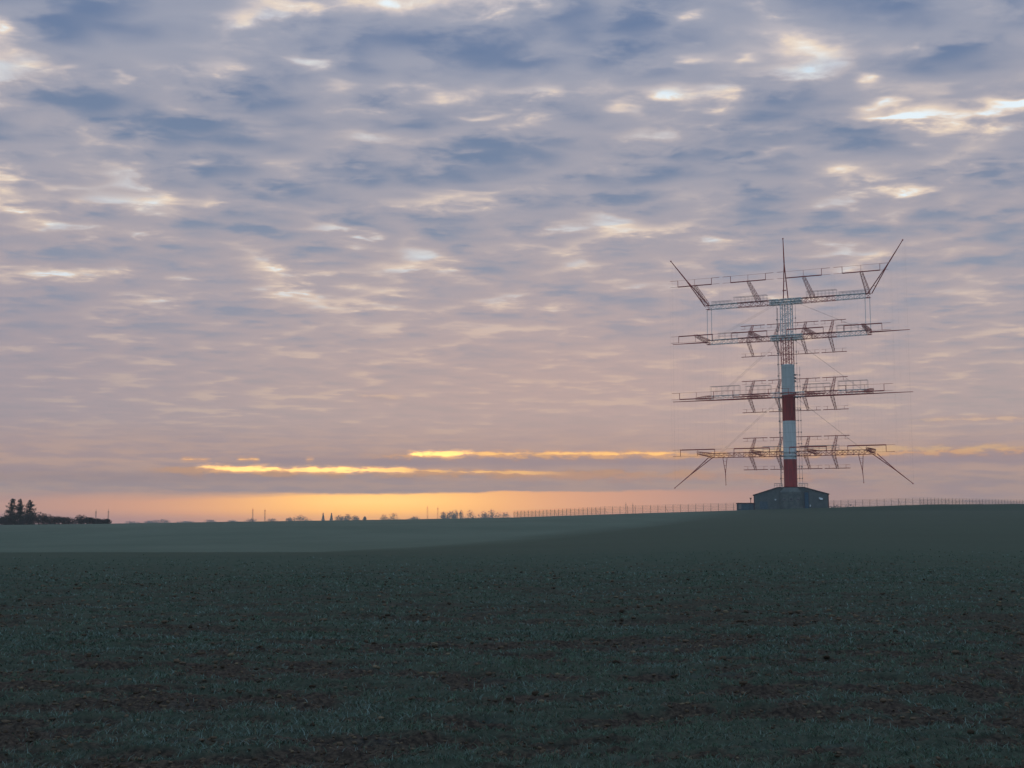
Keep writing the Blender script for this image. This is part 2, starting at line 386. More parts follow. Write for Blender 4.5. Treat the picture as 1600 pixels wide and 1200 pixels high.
i = np.arange(nr - 1)[:, None] * na + np.arange(na)[None, :]; j = np.arange(nr - 1)[:, None] * na + (np.arange(na)[None, :] + 1) % na
Fg = np.stack([i, j, j + na, i + na], -1).reshape(-1, 4)
Fg = Fg[:, ::-1]
azc = np.clip(AA, -.62, .62); dd = RR * np.cos(azc); pxx = 800 + 1912 * np.tan(azc)
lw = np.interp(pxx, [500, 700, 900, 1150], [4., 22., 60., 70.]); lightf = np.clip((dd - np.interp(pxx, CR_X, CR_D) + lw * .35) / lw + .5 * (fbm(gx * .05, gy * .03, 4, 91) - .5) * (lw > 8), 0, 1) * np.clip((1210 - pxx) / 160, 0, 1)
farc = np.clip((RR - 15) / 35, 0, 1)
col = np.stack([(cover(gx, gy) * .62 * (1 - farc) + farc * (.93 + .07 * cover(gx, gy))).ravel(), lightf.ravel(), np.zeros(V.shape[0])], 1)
def groundcol(P, t):
    c, _ = attr('col'); n = TREE[0].nodes.new('ShaderNodeSeparateColor'); TREE[0].links.new(c.k, n.inputs[0])
    cov, lf = X(n.outputs[0]), X(n.outputs[1])
    x, y, z = sep(P)
    soil = mixc(sstep(noise(P, 22., 5, .65), .35, .7), (.030, .023, .020), (.105, .078, .058))
    soil = mixc(sstep(noise(P, 60., 3, .6), .62, .75), soil, (.12, .10, .08))
    g = mixc(sstep(noise(comb(x, y * 2., 0.), 9., 6, .65), .35, .65), (.052, .082, .058), (.078, .112, .082))
    g = mixc(sstep(noise(comb(x * .03, y * .06, 0.), 1., 4, .55), .4, .65) * .5, g, (.058, .086, .062))
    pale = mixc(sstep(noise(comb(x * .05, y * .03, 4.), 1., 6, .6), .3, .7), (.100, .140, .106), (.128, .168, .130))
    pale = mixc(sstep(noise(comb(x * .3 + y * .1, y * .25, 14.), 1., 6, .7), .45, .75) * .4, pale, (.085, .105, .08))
    fr = sstep(noise(comb(x * .8, y * 1.6, 8.), 1., 6, .65), .55, .75)
    base = mixc(cov * .9, soil, g); base = mixc(fr * .30, base, (.070, .10, .105))
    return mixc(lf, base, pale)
M_ground = material('field_soil', groundcol, .95, (30, .02, .5), spec=.1)
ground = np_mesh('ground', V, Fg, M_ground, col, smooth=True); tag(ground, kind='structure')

# ---- young winter wheat in the near field
def wheat(nb, d0, d1, seed, wscale):
    g = np.random.default_rng(seed)
    n0 = nb; d = d0 * (d1 / d0) ** g.random(n0); t = g.uniform(-.50, .50, n0)
    x = t * d; y = d * np.ones(n0)
    a, b = rows(x, y); b = (np.round(b / .125) + g.normal(0, .16, n0)) * .125
    x = a * math.cos(ROWA) - b * math.sin(ROWA); y = a * math.sin(ROWA) + b * math.cos(ROWA)
    keep = g.random(n0) < (.06 + .94 * cover(x, y) ** 1.3) * np.clip((60 - d) / 28, 0, 1); x, y, d = x[keep], y[keep], d[keep]; n = len(x)
    z = height(x, y) + micro(x, y)
    h = g.uniform(.014, .052, n) * (.8 + .4 * fbm(x * .8, y * .8, 2, 77)); w = np.maximum(.0022, d * .00028) * wscale * g.uniform(.7, 1.4, n)
    th = g.uniform(0, 2 * math.pi, n); le = g.uniform(.4, 2.0, n) * h; ph = g.uniform(-.9, .9, n)
    wx, wy = np.cos(ph) * w, np.sin(ph) * w; lx, ly = np.cos(th) * le, np.sin(th) * le
    p = np.stack([x, y, z - .01], 1); W = np.stack([wx, wy, 0 * w], 1); L1 = np.stack([lx * .3, ly * .3, h * .62], 1); L2 = np.stack([lx, ly, h], 1)
    Vb = np.stack([p - W, p + W, p + L1 - W * .8, p + L1 + W * .8, p + L2 - W * .15, p + L2 + W * .15], 1).reshape(-1, 3)
    o = np.arange(n)[:, None] * 6
    Fb = np.concatenate([o + [0, 1, 3, 2], o + [2, 3, 5, 4]], 0)
    fr = g.random(n) * .6 + .6 * fbm(x * .6, y * 1.4, 3, 55)
    q = np.clip((fr - .5) * 2.2, 0, 1)[:, None]
    c = np.array([.070, .112, .070]) * (1 - q) + np.array([.15, .20, .185]) * q; c *= g.uniform(.75, 1.6, (n, 1))
    dead = g.random(n) < .035; c[dead] = np.array([.15, .12, .07])
    return Vb, Fb, np.repeat(c, 6, 0)
M_wheat = material('wheat_blades', lambda P, t: attr('col')[0], .75, spec=.25)
Vs, Fs, Cs, off = [], [], [], 0
for args in ((150000, 6.5, 18, 1, 1.), (110000, 15, 38, 2, 1.2), (50000, 30, 62, 3, 1.3)):
    a_, b_, c_ = wheat(*args); Vs.append(a_); Fs.append(b_ + off); Cs.append(c_); off += len(a_)
wh = np_mesh('young_wheat', np.concatenate(Vs), np.concatenate(Fs), M_wheat, np.concatenate(Cs))
tag(wh, 'frosted young winter wheat growing in broken rows over the near field', 'young wheat', kind='stuff')
# ---- clods of soil
g = np.random.default_rng(5); n = 16000
d = 6.5 * (45 / 6.5) ** g.random(n * 3); x = g.uniform(-.5, .5, n * 3) * d; y = d
keep = g.random(n * 3) < (1 - cover(x, y)) * .9 + .05; x, y, d = x[keep][:n], y[keep][:n], d[keep][:n]; n = len(x)
z = height(x, y) + micro(x, y); s = .007 + .022 * g.random(n) ** 3.5; s *= np.clip(d / 12, .9, 1.6)
ico = []; ph = (1 + 5 ** .5) / 2
for q in ((0, 1, ph), (1, ph, 0), (ph, 0, 1)):
    for a in (-1, 1):
        for b in (-1, 1):
            w = [q[0], q[1], q[2]]; idx = [k for k in range(3) if w[k] != 0]; w[idx[0]] *= a; w[idx[1]] *= b; ico.append(w)
ico = np.array(ico); ico /= np.linalg.norm(ico[0])
Fi = [(a, b, c) for a in range(12) for b in range(a + 1, 12) for c in range(b + 1, 12)
      if all(abs(np.linalg.norm(ico[p_] - ico[q_]) - 1.0515) < .02 for p_, q_ in ((a, b), (b, c), (a, c)))]
Fi = np.array([f if np.dot(np.cross(ico[f[1]] - ico[f[0]], ico[f[2]] - ico[f[0]]), ico[f[0]]) > 0 else (f[0], f[2], f[1]) for f in Fi])
sc = np.stack([g.uniform(.8, 1.7, n), g.uniform(.7, 1.3, n), g.uniform(.45, .85, n)], 1)
Vc = ico[None] * (1 + g.uniform(-.28, .28, (n, 12, 1))) * sc[:, None] * s[:, None, None]
th = g.uniform(0, 6.28, n); cs, sn = np.cos(th)[:, None], np.sin(th)[:, None]
Vc = np.stack([Vc[..., 0] * cs - Vc[..., 1] * sn + x[:, None], Vc[..., 0] * sn + Vc[..., 1] * cs + y[:, None], Vc[..., 2] + z[:, None] + s[:, None] * .2], -1).reshape(-1, 3)
Fcl = (np.arange(n)[:, None, None] * 12 + Fi[None]).reshape(-1, 3)
cc = np.array([.12, .085, .058])[None] * g.uniform(.4, 1.5, (n, 1)); pale_ = g.random(n) < .15; cc[pale_] = np.array([.20, .155, .10]) * g.uniform(.7, 1.2, (pale_.sum(), 1))
cl = np_mesh('soil_clods', Vc, Fcl, material('clods', lambda P, t: attr('col')[0], .95, (60, .01, .6), spec=.1), np.repeat(cc, 12, 0))
tag(cl, 'small brown clods of frozen soil scattered between the wheat rows', 'soil clods', kind='stuff')

def gnd(x, y): return float(height(np.array([float(x)]), np.array([float(y)]))[0])
def on_ground(px, Y):
    d = ray(px, 800); x = d[0] / d[1] * Y; return np.array([x, Y, gnd(x, Y)])

# ------------------------------------------------------------------ the rotating curtain antenna
TH = R(25.); D_ANT = 380.
base = at(1236.5, 793, D_ANT); MX, MY, MZ = base
ant = empty('curtain_antenna', base, -TH, 'huge red and white rotating curtain antenna towering over the low dark building', 'radio antenna')
def tb(m, *a, **k): m.tube(*a, **k); return m
# mast
m = MB(); m.lathe([(2.25, 5.6), (2.05, 6.8), (2.05, 44.3), (2.12, 44.4), (2.12, 44.7)], n=40)
mast = m.build('mast', M_mast, ant, smooth=False)
for p in mast.data.polygons: p.use_smooth = len(p.vertices) == 4
m = MB(); m.lattice((0, 0, 44.7), (0, 0, 64.4), 3.3, 3.1, 11, .13, .062, n=6)
m.lattice((0, 0, 44.7), (0, 0, 64.4), 1.0, 1.0, 11, .08, .04)
m.build('lattice_mast', M_lat, ant)
m = MB(); rr = 2.13
for k in range(10): m.tube((-rr - .55, -.8, 7 + k * 3.9), (-rr + .1, -.8, 7 + k * 3.9), .05); 
for s_ in (-1.1, -.6): m.tube((-rr - .5, s_, 6.5), (-rr - .5, s_, 63), .045)
for k in range(95): m.tube((-rr - .5, -1.1, 7 + k * .59), (-rr - .5, -.6, 7 + k * .59), .02, n=3, caps=False)
m.build('ladder', M_steel, ant)
for sx, sy, zt in ((-3.2, .4, 64), (2.9, -.3, 63.5), (3.6, .4, 44), (-2.9, -.8, 35)):
    m = MB(); m.tube((sx, sy, 6.2), (sx, sy, zt), .045)
    for k in range(int((zt - 8) / 3.6)):
        z = 9 + k * 3.6; m.tube((sx, sy, z), (math.copysign(2. if z < 44 else 1.55, sx), sy, z), .045, n=4)
        m.box(sx - .14, sx + .14, sy - .14, sy + .14, z - .18, z + .18)
    m.build('feeder_line', M_steel, ant)
for zb in (41.2, 40.2, 39.2): MB().box(2.0, 2.5, -.5, .4, zb, zb + .45).build('junction_box', M_steel, ant)
# arms
HL = 26.
ARM = {1: 64.9, 2: 53.4, 3: 35.2, 4: 16.7}
for lv, z in ARM.items():
    m = MB(); hh = .68
    for sx in (-1, 1):
        m.lattice((sx * 1.2, 0, z), (sx * HL, 0, z), 2.2, 1.3, 15, .085, .062, 2 * hh + .2, 2 * hh)
    arm = m.build('support_arm', M_arm if lv != 4 else M_darkred, ant)
    if lv == 4: arm['label'] = 'lowest plain support arm with thin dark chords'
    # walkway deck and hub
    d_ = MB(); d_.box(-HL + .3, HL - .3, -.42, .42, z + hh - .02, z + hh + .05); d_.build('walkway', M_steel, arm)
    if lv <= 2:
        h_ = MB(); 
        for q in range(6):
            t_ = q / 5; h_.tube((-4.6 + 9.2 * t_, -1.35, z - .75), (-4.6 + 9.2 * t_, -1.35, z + .8), .08, n=4)
        h_.lattice((-5, 0, z), (5, 0, z), 2.7, 2.7, 8, .12, .07, 1.5, 1.5); h_.box(-5, 5, -1.3, 1.3, z - .1, z)
        h_.build('hub_platform', M_white, arm)
    else:
        h_ = MB(); h_.lathe([(2.06, z - .7), (2.5, z - .7), (2.5, z - .5), (2.06, z - .5)], n=24, cap=False)
        h_.lathe([(2.06, z + .4), (2.5, z + .4), (2.5, z + .6), (2.06, z + .6)], n=24, cap=False); h_.build('mast_collar', M_darkred if lv == 3 else M_white, arm)
    if lv == 3:
        c_ = MB(); c_.tube((-37.5, -.7, z - .75), (-16, -.7, z - .75), .09, .25, n=8); c_.tube((-16, -.7, z - .75), (-2.2, -.7, z - .75), .25, n=8)
        c_.tube((37.5, -.7, z - .75), (16, -.7, z - .75), .09, .25, n=8); c_.tube((16, -.7, z - .75), (2.2, -.7, z - .75), .25, n=8); c_.build('lower_chord', M_darkred, arm)
    if lv == 2:
        for sx in (-1, 1):
            c_ = MB(); c_.tube((sx * 25.5, -.6, z), (sx * 37.3, -.6, z), .24, .09, n=8); c_.build('end_pole', M_darkred, arm)
    # railings
    spans = {1: [(-16.8, -6.0, 1.9), (6.5, 15.8, 1.9), (-24, -17.5, 1.0), (16.5, 24.5, 1.0)], 2: [(-22, -16, 2.0), (15.5, 22, 2.1)], 3: [(-25, -15.5, 3.), (15.5, 24.3, 2.8), (-13.5, -5.5, 2.6), (4.5, 13, 2.4)], 4: [(-8.5, -3., 1.7), (3, 15, 1.6)]}[lv]
    for (xa, xb, hr) in spans:
        rl = MB(); zb = z + hh + .05
        for yy in (-.75, .75):
            npo = max(3, int((xb - xa) / (1.1 if lv == 1 else 1.9)))
            for k in range(npo + 1):
                xx = xa + (xb - xa) * k / npo; rl.tube((xx, yy, zb - .05), (xx, yy, zb + hr), .04, n=3)
            rl.tube((xa, yy, zb + hr), (xb, yy, zb + hr), .065, n=4)
            rl.tube((xa, yy, zb + hr * .5), (xb, yy, zb + hr * .5), .028, n=3)
        rl.build('railing', M_steel, arm)
# dipoles of the low band on the near side
YD = -13.0
for lv, zc, sg in ((1, 70.9, -1), (2, 52.95, 1), (3, 34.9, -1), (4, 16.95, 1)):
    for k in range(4):
        cx = -25.65 + k * 17.1 - .3; zt = zc + sg; zn = zc - sg
        m = MB(); m.tube((cx - 5.5, YD, zt), (cx + 5.5, YD, zt), .17, n=6)
        for s_ in (-1, 1):
            m.tube((cx + s_ * 5.5, YD, zt), (cx + s_ * 8.0, YD, zt), .05, n=4); m.tube((cx + s_ * 5.5, YD, zn), (cx + s_ * 8.0, YD, zn), .07, n=4)
            m.tube((cx + s_ * 5.5, YD, zt), (cx + s_ * 5.5, YD, zn), .10, n=4)
        m.tube((cx - 5.5, YD, zn), (cx + 5.5, YD, zn), .035, n=4); m.tube((cx, YD, zt), (cx, YD, zn), .06, n=4)
        dp = m.build('large_dipole', M_darkred, ant)
        bx = cx + .3; bx = max(-HL + .6, min(HL - .6, bx))
        b_ = MB(); za = ARM[lv] + (.6 if lv == 1 else .2)
        b_.lattice((bx, -.6, za), (cx, YD + .1, zt if lv != 4 else zc), 1.25, .7, 12, .055, .028); b_.build('support_boom', M_darkred, dp)
# short dipoles of the high band on the far side
YH = 7.2
for lv in (2, 3, 4):
    for sg in (1, -1):
        for k in range(4):
            cx = -12.6 + k * 8.6; zt = ARM[lv] + (5.75 if sg > 0 else -4.45); zn = zt - sg * 1.05
            m = MB(); m.tube((cx - 3.95, YH, zt), (cx + 3.95, YH, zt), .11, n=6)
            for s_ in (-1, 1):
                m.tube((cx + s_ * 2.6, YH, zt), (cx + s_ * 2.6, YH, zn), .06, n=4); m.tube((cx + s_ * 2.6, YH, zn), (cx + s_ * 3.9, YH, zn), .045, n=4)
            m.tube((cx - 2.6, YH, zn), (cx + 2.6, YH, zn), .022, n=4)
            dp = m.build('short_dipole', M_darkred, ant)
            b_ = MB(); b_.lattice((cx, .7, ARM[lv] + sg * .3), (cx, YH, zt), .95, .55, 8, .045, .028); b_.build('support_boom', M_darkred, dp)
# slanting poles that spread the reflector screen
def spike(a0, a1, tip, r0, name='screen_pole'):
    m = MB(); a0, a1, tip = map(np.array, (a0, a1, tip)); j = a0 * .42 + a1 * .0 + tip * .58 + (a1 - a0) * .0
    jn = (a0 + a1) / 2 * .40 + tip * .60
    m.tube(a0, jn, r0, r0 * .95); m.tube(a1, jn, r0, r0 * .95); m.tube(jn, tip, r0 * 1.25, r0 * .7)
    for q in (.25, .5, .75): m.tube(a0 + (jn - a0) * q, a1 + (jn - a1) * q, r0 * .5, n=4)
    m.lathe([(r0 * 1.0, -.2), (r0 * 1.5, 0), (r0 * 1.0, .2)], n=8)
    for q in range(24): 
        vx = m.v[-24 + q]; m.v[-24 + q] = (vx[0] + tip[0], vx[1] + tip[1], vx[2] + tip[2])
    return m.build(name, M_darkred, ant)
Z1 = ARM[1] + .7
spike((-26.3, -.4, Z1 - .3), (-24.9, -.4, Z1 - .2), (-36.8, -3, 80.7), .17)
spike((25.1, -.4, Z1 - .3), (26.4, -.4, Z1 - .3), (36.4, -3, 80.6), .17)
mp = spike((-.75, -.4, Z1), (.75, -.4, Z1), (.15, -3, 84.6), .17); m = MB(); m.box(-.9, .3, -1.2, -.9, 68.2, 68.35); m.build('warning_lamp_bracket', M_red, mp)
Z4 = ARM[4] - .6
spike((-26, -.3, Z4), (-24.6, -.3, Z4), (-36.6, -3, 6.4), .13)
spike((25, -.3, Z4), (26.4, -.3, Z4), (36.8, -3, 6.9), .13)
spike((-21.5, .2, Z4), (-20.1, .2, Z4), (-20.2, -1.5, 7.3), .10)
spike((20.8, .2, Z4), (22.2, .2, Z4), (22.4, -1.5, 7.4), .10)
for sx in (-1, 1):
    for xx in (24.3, 25.7):
        m = MB(); m.tube((sx * xx, 0, ARM[2] + .5), (sx * xx, 0, ARM[1] - .6), .085, n=6); m.build('hanger_tube', M_white, ant)
# stay cables
for sx in (-1, 1):
    for (xa, za, xb, zb) in ((3.6, 64.2, 24, 54.2), (2.2, 52.6, 22, 36.2), (2.2, 34.4, 22, 17.6)):
        for yy in (-.9, .9):
            m = MB(); m.tube((sx * xa, yy, za), (sx * xb, yy, zb), .024, n=4); m.build('stay_cable', M_wire, ant)
# reflector screen: fine vertical wires hung between the arms and the poles
m = MB()
for k in range(37):
    xx = -36 + 2 * k; zt = 66 + (abs(xx) - 26) * 1.35 if abs(xx) > 26 else 64.; zb = 16. - (abs(xx) - 26) * .9 if abs(xx) > 26 else 17.
    m.tube((xx, -.2, zb), (xx, -.2, zt),   .005, n=3, caps=False)
for xx in (-36.9, 36.8): m.tube((xx, -1.5, 8), (xx, -1.5, 80), .012, n=3, caps=False)
m.build('reflector_screen', M_wire, ant)
for xx in (-34.2, -18., -17.2, 16.6, 17.4, 34):
    m = MB(); m.tube((xx, YD + .2, 17.8), (xx, YD + .2, 69.8), .009, n=3, caps=False); m.build('feeder_wire', M_wire, ant)

# ------------------------------------------------------------------ building round the foot of the mast
BZ = gnd(MX, 370) ; PXM = .2
bld = empty('transmitter_building', (MX - 10.5 * .223, MY - 10.5 * .975, BZ), R(-12.9), 'dark grey gabled building at the foot of the huge antenna', 'building')
wl, wr = -11.0, 10.9
def prof(off=0): return [(wl - off, -.6), (wr + off, -.6), (wr + off, 4.45), (3.8, 6.45), (-3.9, 6.45), (wl - off, 4.2)]
MB().prism(prof(), 0, 21).build('wall', M_clad, bld)
m = MB()
for (xa, za, xb, zb) in ((wl - .35, 4.12, -3.9, 6.47), (3.8, 6.47, wr + .35, 4.37)):
    d_ = np.array([xb - xa, 0, zb - za]); nrm = np.array([-(zb - za), 0, xb - xa]) / np.hypot(xb - xa, zb - za)
    q = [(xa, za + .003), (xb, zb + .003), (xb + nrm[0] * .22, zb + nrm[2] * .22), (xa + nrm[0] * .22, za + nrm[2] * .22)]
    m.prism(q, -.35, 21.3)
m.box(-3.9, 3.8, -.35, 21.3, 6.475, 6.68)
m.build('roof', M_roof, bld)
MB().box(wl - .12, wl + .12, -.12, -.003, -.5, 4.1).build('corner_trim', M_trim, bld); MB().box(wr - .1, wr + .14, -.12, -.003, -.5, 4.3).build('corner_trim', M_trim, bld)
m = MB(); n_ = 9; pl = [(-3.4 * math.cos(math.pi * k / n_), -2.2 * math.sin(math.pi * k / n_) - .004) for k in range(n_ + 1)]
vs = [(x_, y_, -.6) for x_, y_ in pl] + [(x_, y_, 5.1) for x_, y_ in pl] + [(x_ * .62, y_ * .55, 6.42) for x_, y_ in pl]
L_ = n_ + 1; fs = [(r_ * L_ + k, r_ * L_ + k + 1, (r_ + 1) * L_ + k + 1, (r_ + 1) * L_ + k) for r_ in (0, 1) for k in range(n_)] + [tuple(range(2 * L_, 3 * L_))]
bay = m.add(vs, fs).build('front_bay', M_bay, bld)
for xx in (-1.9, 0, 1.9):
    yy = -2.2 * math.sqrt(max(0, 1 - (xx / 3.4) ** 2)) - .05; f_ = MB()
    f_.box(xx - .5, xx + .5, yy - .04, yy + .25, 2.5, 3.3); w_ = f_.build('window', M_steel, bld)
    p_ = MB(); p_.box(xx - .42, xx + .42, yy - .06, yy - .043, 2.58, 3.22); p_.build('pane', M_glass, w_)
m = MB(); m.box(3.95, 5.15, -.10, -.004, 0, 5.0); dr = m.build('tall_door', M_door, bld)
m = MB(); m.box(3.85, 3.94, -.14, -.004, -.3, 5.1); m.box(5.16, 5.25, -.14, -.004, -.3, 5.1); m.box(3.85, 5.25, -.14, -.004, 5.11, 5.2); m.build('door_frame', M_trim, dr)
m = MB(); m.box(4.9, 5.0, -.16, -.11, 1.0, 1.25); m.build('handle', M_steel, dr)
m = MB(); m.box(5.4, 5.75, -.25, -.004, .7, 1.3); m.build('meter_box', M_lampwhite, bld)
m = MB(); m.add([(8.2, -.01, 3.55), (9.3, -.01, 3.25), (9.3, -.55, 2.75), (8.5, -.55, 2.8), (8.2, -.01, 3.0), (9.3, -.01, 2.95)], [(0, 1, 2, 3), (4, 3, 2, 5), (0, 3, 4), (1, 5, 2)])
m.build('vent_hood', M_lampwhite, bld)
m = MB(); m.box(-4.9, -4.4, -.35, -.004, 2.75, 3.05); m.tube((-4.65, -.3, 2.75), (-4.65, -.3, 2.6), .15, .22, n=8); m.build('wall_lamp', M_lampwhite, bld)
m = MB(); m.box(-9.3, -6.9, -.09, -.004, 0.0, 2.3); m.build('double_door', M_annex, bld)
for (xa, xb) in ((-4.9, -2.5), (2.4, 5.0)):
    m = MB(); zb = 6.2 if abs(xa) > 4 else 6.5
    for k in range(4):
        xx = xa + (xb - xa) * k / 3; zb = 6.68 if -3.9 < xx < 3.8 else 6.3
        for yy in (.1, 2.0): m.tube((xx, yy, zb), (xx, yy, 7.75), .05, n=4)
    for xx in (xa, xb): m.tube((xx, .1, 7.75), (xx, 2.0, 7.75), .05, n=4)
    for yy in (.1, 2.0): m.tube((xa, yy, 7.75), (xb, yy, 7.75), .05, n=4); m.tube((xa, yy, 7.25), (xb, yy, 7.25), .03, n=4)
    m.build('roof_railing', M_steel, bld)
m = MB(); m.box(-16.3, wl - .12, .8, 6, -.6, 1.72); ax = m.build('annex', M_annex, bld)
m = MB(); m.box(-16.5, wl - .125, .6, 6.2, 1.723, 1.93); m.build('annex_roof', M_trim, ax)
m = MB(); m.box(-15.8, -14.9, .76, .797, 0, 1.55); m.build('annex_door', M_steel, ax)
m = MB(); m.tube((-12.1, 2.5, 1.93), (-12.1, 2.5, 2.9), .09, n=8); m.tube((-12.1, 2.5, 2.9), (-12.1, 2.5, 3.35), .12, .30, n=10); m.tube((-12.1, 2.5, 3.36), (-12.1, 2.5, 3.5), .32, n=10); m.build('flue_pipe', M_trim, ax)

# ------------------------------------------------------------------ fences
def fence(pts, label, seed):
    o0 = pts[0]; root = empty('perimeter_fence', on_ground(*o0) if False else (pts[0][0], pts[0][1], gnd(*pts[0])), 0, label, 'fence')
    ox, oy, oz = root.location; H = 2.25; rg = random.Random(seed); wire = MB(); npost = 0
    allp = []
    for (xa, ya), (xb, yb) in zip(pts, pts[1:]):
        L = math.hypot(xb - xa, yb - ya); n = max(1, round(L / 2.32))
        for k in range(n + (1 if (xb, yb) == pts[-1] else 0)): allp.append((xa + (xb - xa) * k / n, ya + (yb - ya) * k / n, k == 0))
    for q, (x, y, corner) in enumerate(allp):
        z = gnd(x, y); m = MB(); r_ = .065 if corner or q % 10 == 0 else .06
        m.tube((x - ox, y - oy, z - oz - .2), (x - ox + rg.uniform(-.03, .03), y - oy, z - oz + H), r_, n=6)
        m.tube((x - ox, y - oy, z - oz + H), (x - ox, y - oy - .3, z - oz + H + .3), .03, n=4)
        if corner or q % 10 == 0: m.tube((x - ox, y - oy, z - oz + H * .8), (x - ox + 1.1, y - oy, z - oz - .1), .035, n=4)
        m.build('post', M_fence, root)
        if q:
            px_, py_, _ = allp[q - 1]; pz = gnd(px_, py_)
            for hz in (.1, .6, 1.1, 1.6, 2.1, 2.45): wire.tube((px_ - ox, py_ - oy, pz - oz + hz), (x - ox, y - oy, z - oz + hz), .02, n=3, caps=False)
            for c_ in range(12):
                f = c_ / 12; xx = px_ + (x - px_) * f - ox; yy = py_ + (y - py_) * f - oy; z0 = pz + (z - pz) * f - oz
                wire.tube((xx, yy, z0 + .05), (xx, yy, z0 + 2.1), .013, n=3, caps=False)
    wire.build('wire_mesh', M_fence, root)
def pt(px, Y): d = ray(px, 800); return (float(d[0] / d[1] * Y), float(Y))
fence([pt(1158, 374), pt(945, 372), pt(803, 419)], 'long wire fence on the skyline left of the dark building', 1)
fence([pt(1292, 378), pt(1438, 380), pt(1680, 460)], 'wire fence on the skyline right of the dark building', 2)

# ------------------------------------------------------------------ trees and bushes
def leafcloud(pts, size, seed, flat=.0):
    g = np.random.default_rng(seed); n = len(pts); a = g.normal(size=(n, 3)); a /= np.linalg.norm(a, axis=1)[:, None]
    b = np.cross(a, g.normal(size=(n, 3))); b /= np.linalg.norm(b, axis=1)[:, None]; s = size * g.uniform(.5, 1.4, (n, 1))
    V = np.stack([pts - a * s, pts + b * s * .5, pts + a * s, pts - b * s * .5], 1).reshape(-1, 3)
    return V, (np.arange(n)[:, None] * 4 + np.arange(4)[None])
def conifer(px, Y, H, Wd, label, seed):
    loc = on_ground(px, Y); root = empty('conifer_tree', loc, 0, label, 'tree', 'three conifers at the left end of the skyline'); g = np.random.default_rng(seed)
    m = MB(); m.tube((0, 0, -.3), (0, 0, H * .5), .22, .14, n=8); m.tube((0, 0, H * .5), (0, 0, H), .14, .02, n=6)
    pts = []; z = H * .03
    while z < H * .985:
        f = 1 - z / H; reach = Wd / 2 * (f ** .7) * g.uniform(.55, 1.3) + .15
        for k in range(int(5 + 4 * f)):
            t = g.uniform(0, 6.28); L = reach * g.uniform(.55, 1.15); up = g.uniform(.02, .35)
            e = np.array([math.cos(t) * L, math.sin(t) * L, z + up * L]); m.tube((0, 0, z), e, .05, .015, n=3, caps=False)
            nn = int(10 + L * 9)
            for q in range(nn):
                s = g.uniform(.15, 1.0); p = np.array([0, 0, z]) * (1 - s) + e * s; pts.append(p + g.normal(0, .13 + .10 * L, 3) * [1, 1, .6] - [0, 0, .12])
        z += H * .042 * g.uniform(.7, 1.4)
    m.build('trunk', M_bark, root); V, Fc = leafcloud(np.array(pts), .21, seed); cr = np_mesh('crown', V, Fc, M_needle); cr.parent = root
def bush(px, Y, H, Wd, label, seed, name='bare_bush', cat='bush', group=None, mat=None, nleaf=900, size=.28, lobes=5, trunk=True, ry=None, zb=None):
    loc = on_ground(px, Y); root = empty(name, loc, 0, label, cat, group); g = np.random.default_rng(seed); mat = mat or M_twig
    m = MB(); pts = []
    th = .28 * H if trunk else .05
    m.tube((0, 0, -.5), (0, 0, H * .45), .035 * H, .02 * H, n=6)
    for k in range(lobes):
        c = np.array([g.uniform(-.30, .30) * Wd, g.uniform(-.25, .25) * Wd, th + (H - th) * g.uniform(.05, .62)])
        if k == 0: c = np.array([0, 0, H * .66])
        rad = np.array([Wd * .26, Wd * .24, min(H - c[2], (H - th) * .42)])
        m.tube((0, 0, H * .18), c, .018 * H, .006 * H, n=4, caps=False)
        for q in range(7):
            dv = g.normal(size=3); dv /= np.linalg.norm(dv); dv[2] = abs(dv[2]); m.tube(c, c + dv * rad * 1.0, .007 * H, .002 * H, n=3, caps=False)
        kk = int(nleaf / lobes); dv = g.normal(size=(kk, 3)); dv /= np.linalg.norm(dv, axis=1)[:, None]
        pts.append(c + dv * rad * (g.random((kk, 1)) ** .5))
    P = np.concatenate(pts); P = P[P[:, 2] > -.3]
    m.build('trunk' if trunk else 'stem', M_bark, root); V, Fc = leafcloud(P, size, seed); cr = np_mesh('crown', V, Fc, mat); cr.parent = root
conifer(19, 470, 10.4, 8.0, 'tallest and leftmost dark conifer of the three on the left skyline', 1)
conifer(31, 474, 10.2, 7.4, 'middle dark conifer of the three on the left skyline', 2)
conifer(46.5, 470, 9.5, 7.6, 'rightmost and lowest dark conifer of the three on the left skyline', 3)
GB = 'bare bushes in the hedge on the left skyline'
for q, (px, H, Wd, lab) in enumerate([
    (-14, 3.6, 8, 'bush at the left edge of the picture beside the conifers'),
    (6, 3.4, 6, 'low bush under the leftmost conifer'), (24, 4.2, 7, 'dense bush filling the gap between the two taller conifers'),
    (41, 4.0, 6, 'dark bush at the foot of the lowest conifer'),
    (61, 4.9, 7.5, 'rounded bush just right of the conifers, tallest of the hedge'), (77, 3.6, 6.5, 'bush second to the right of the conifers'),
    (92, 3.1, 7, 'low loose bush in the middle of the hedge'), (107, 2.9, 7, 'thin bush left of the dome shaped bush'),
    (127, 3.7, 6.5, 'dense dome shaped bush near the right end of the hedge'), (141, 2.6, 4, 'small bush against the right side of the dome shaped bush'),
    (153, 2.1, 4, 'small low bush at the foot of the left twin mast'), (164, 1.9, 4, 'last tiny bush at the right end of the hedge')]):
    bush(px, 462 + (q % 3) * 4, H * 1.02, Wd * 1.35, lab, 20 + q, group=GB, trunk=False, nleaf=1500, size=.24, lobes=7)
GF = 'hazy far trees on the horizon'
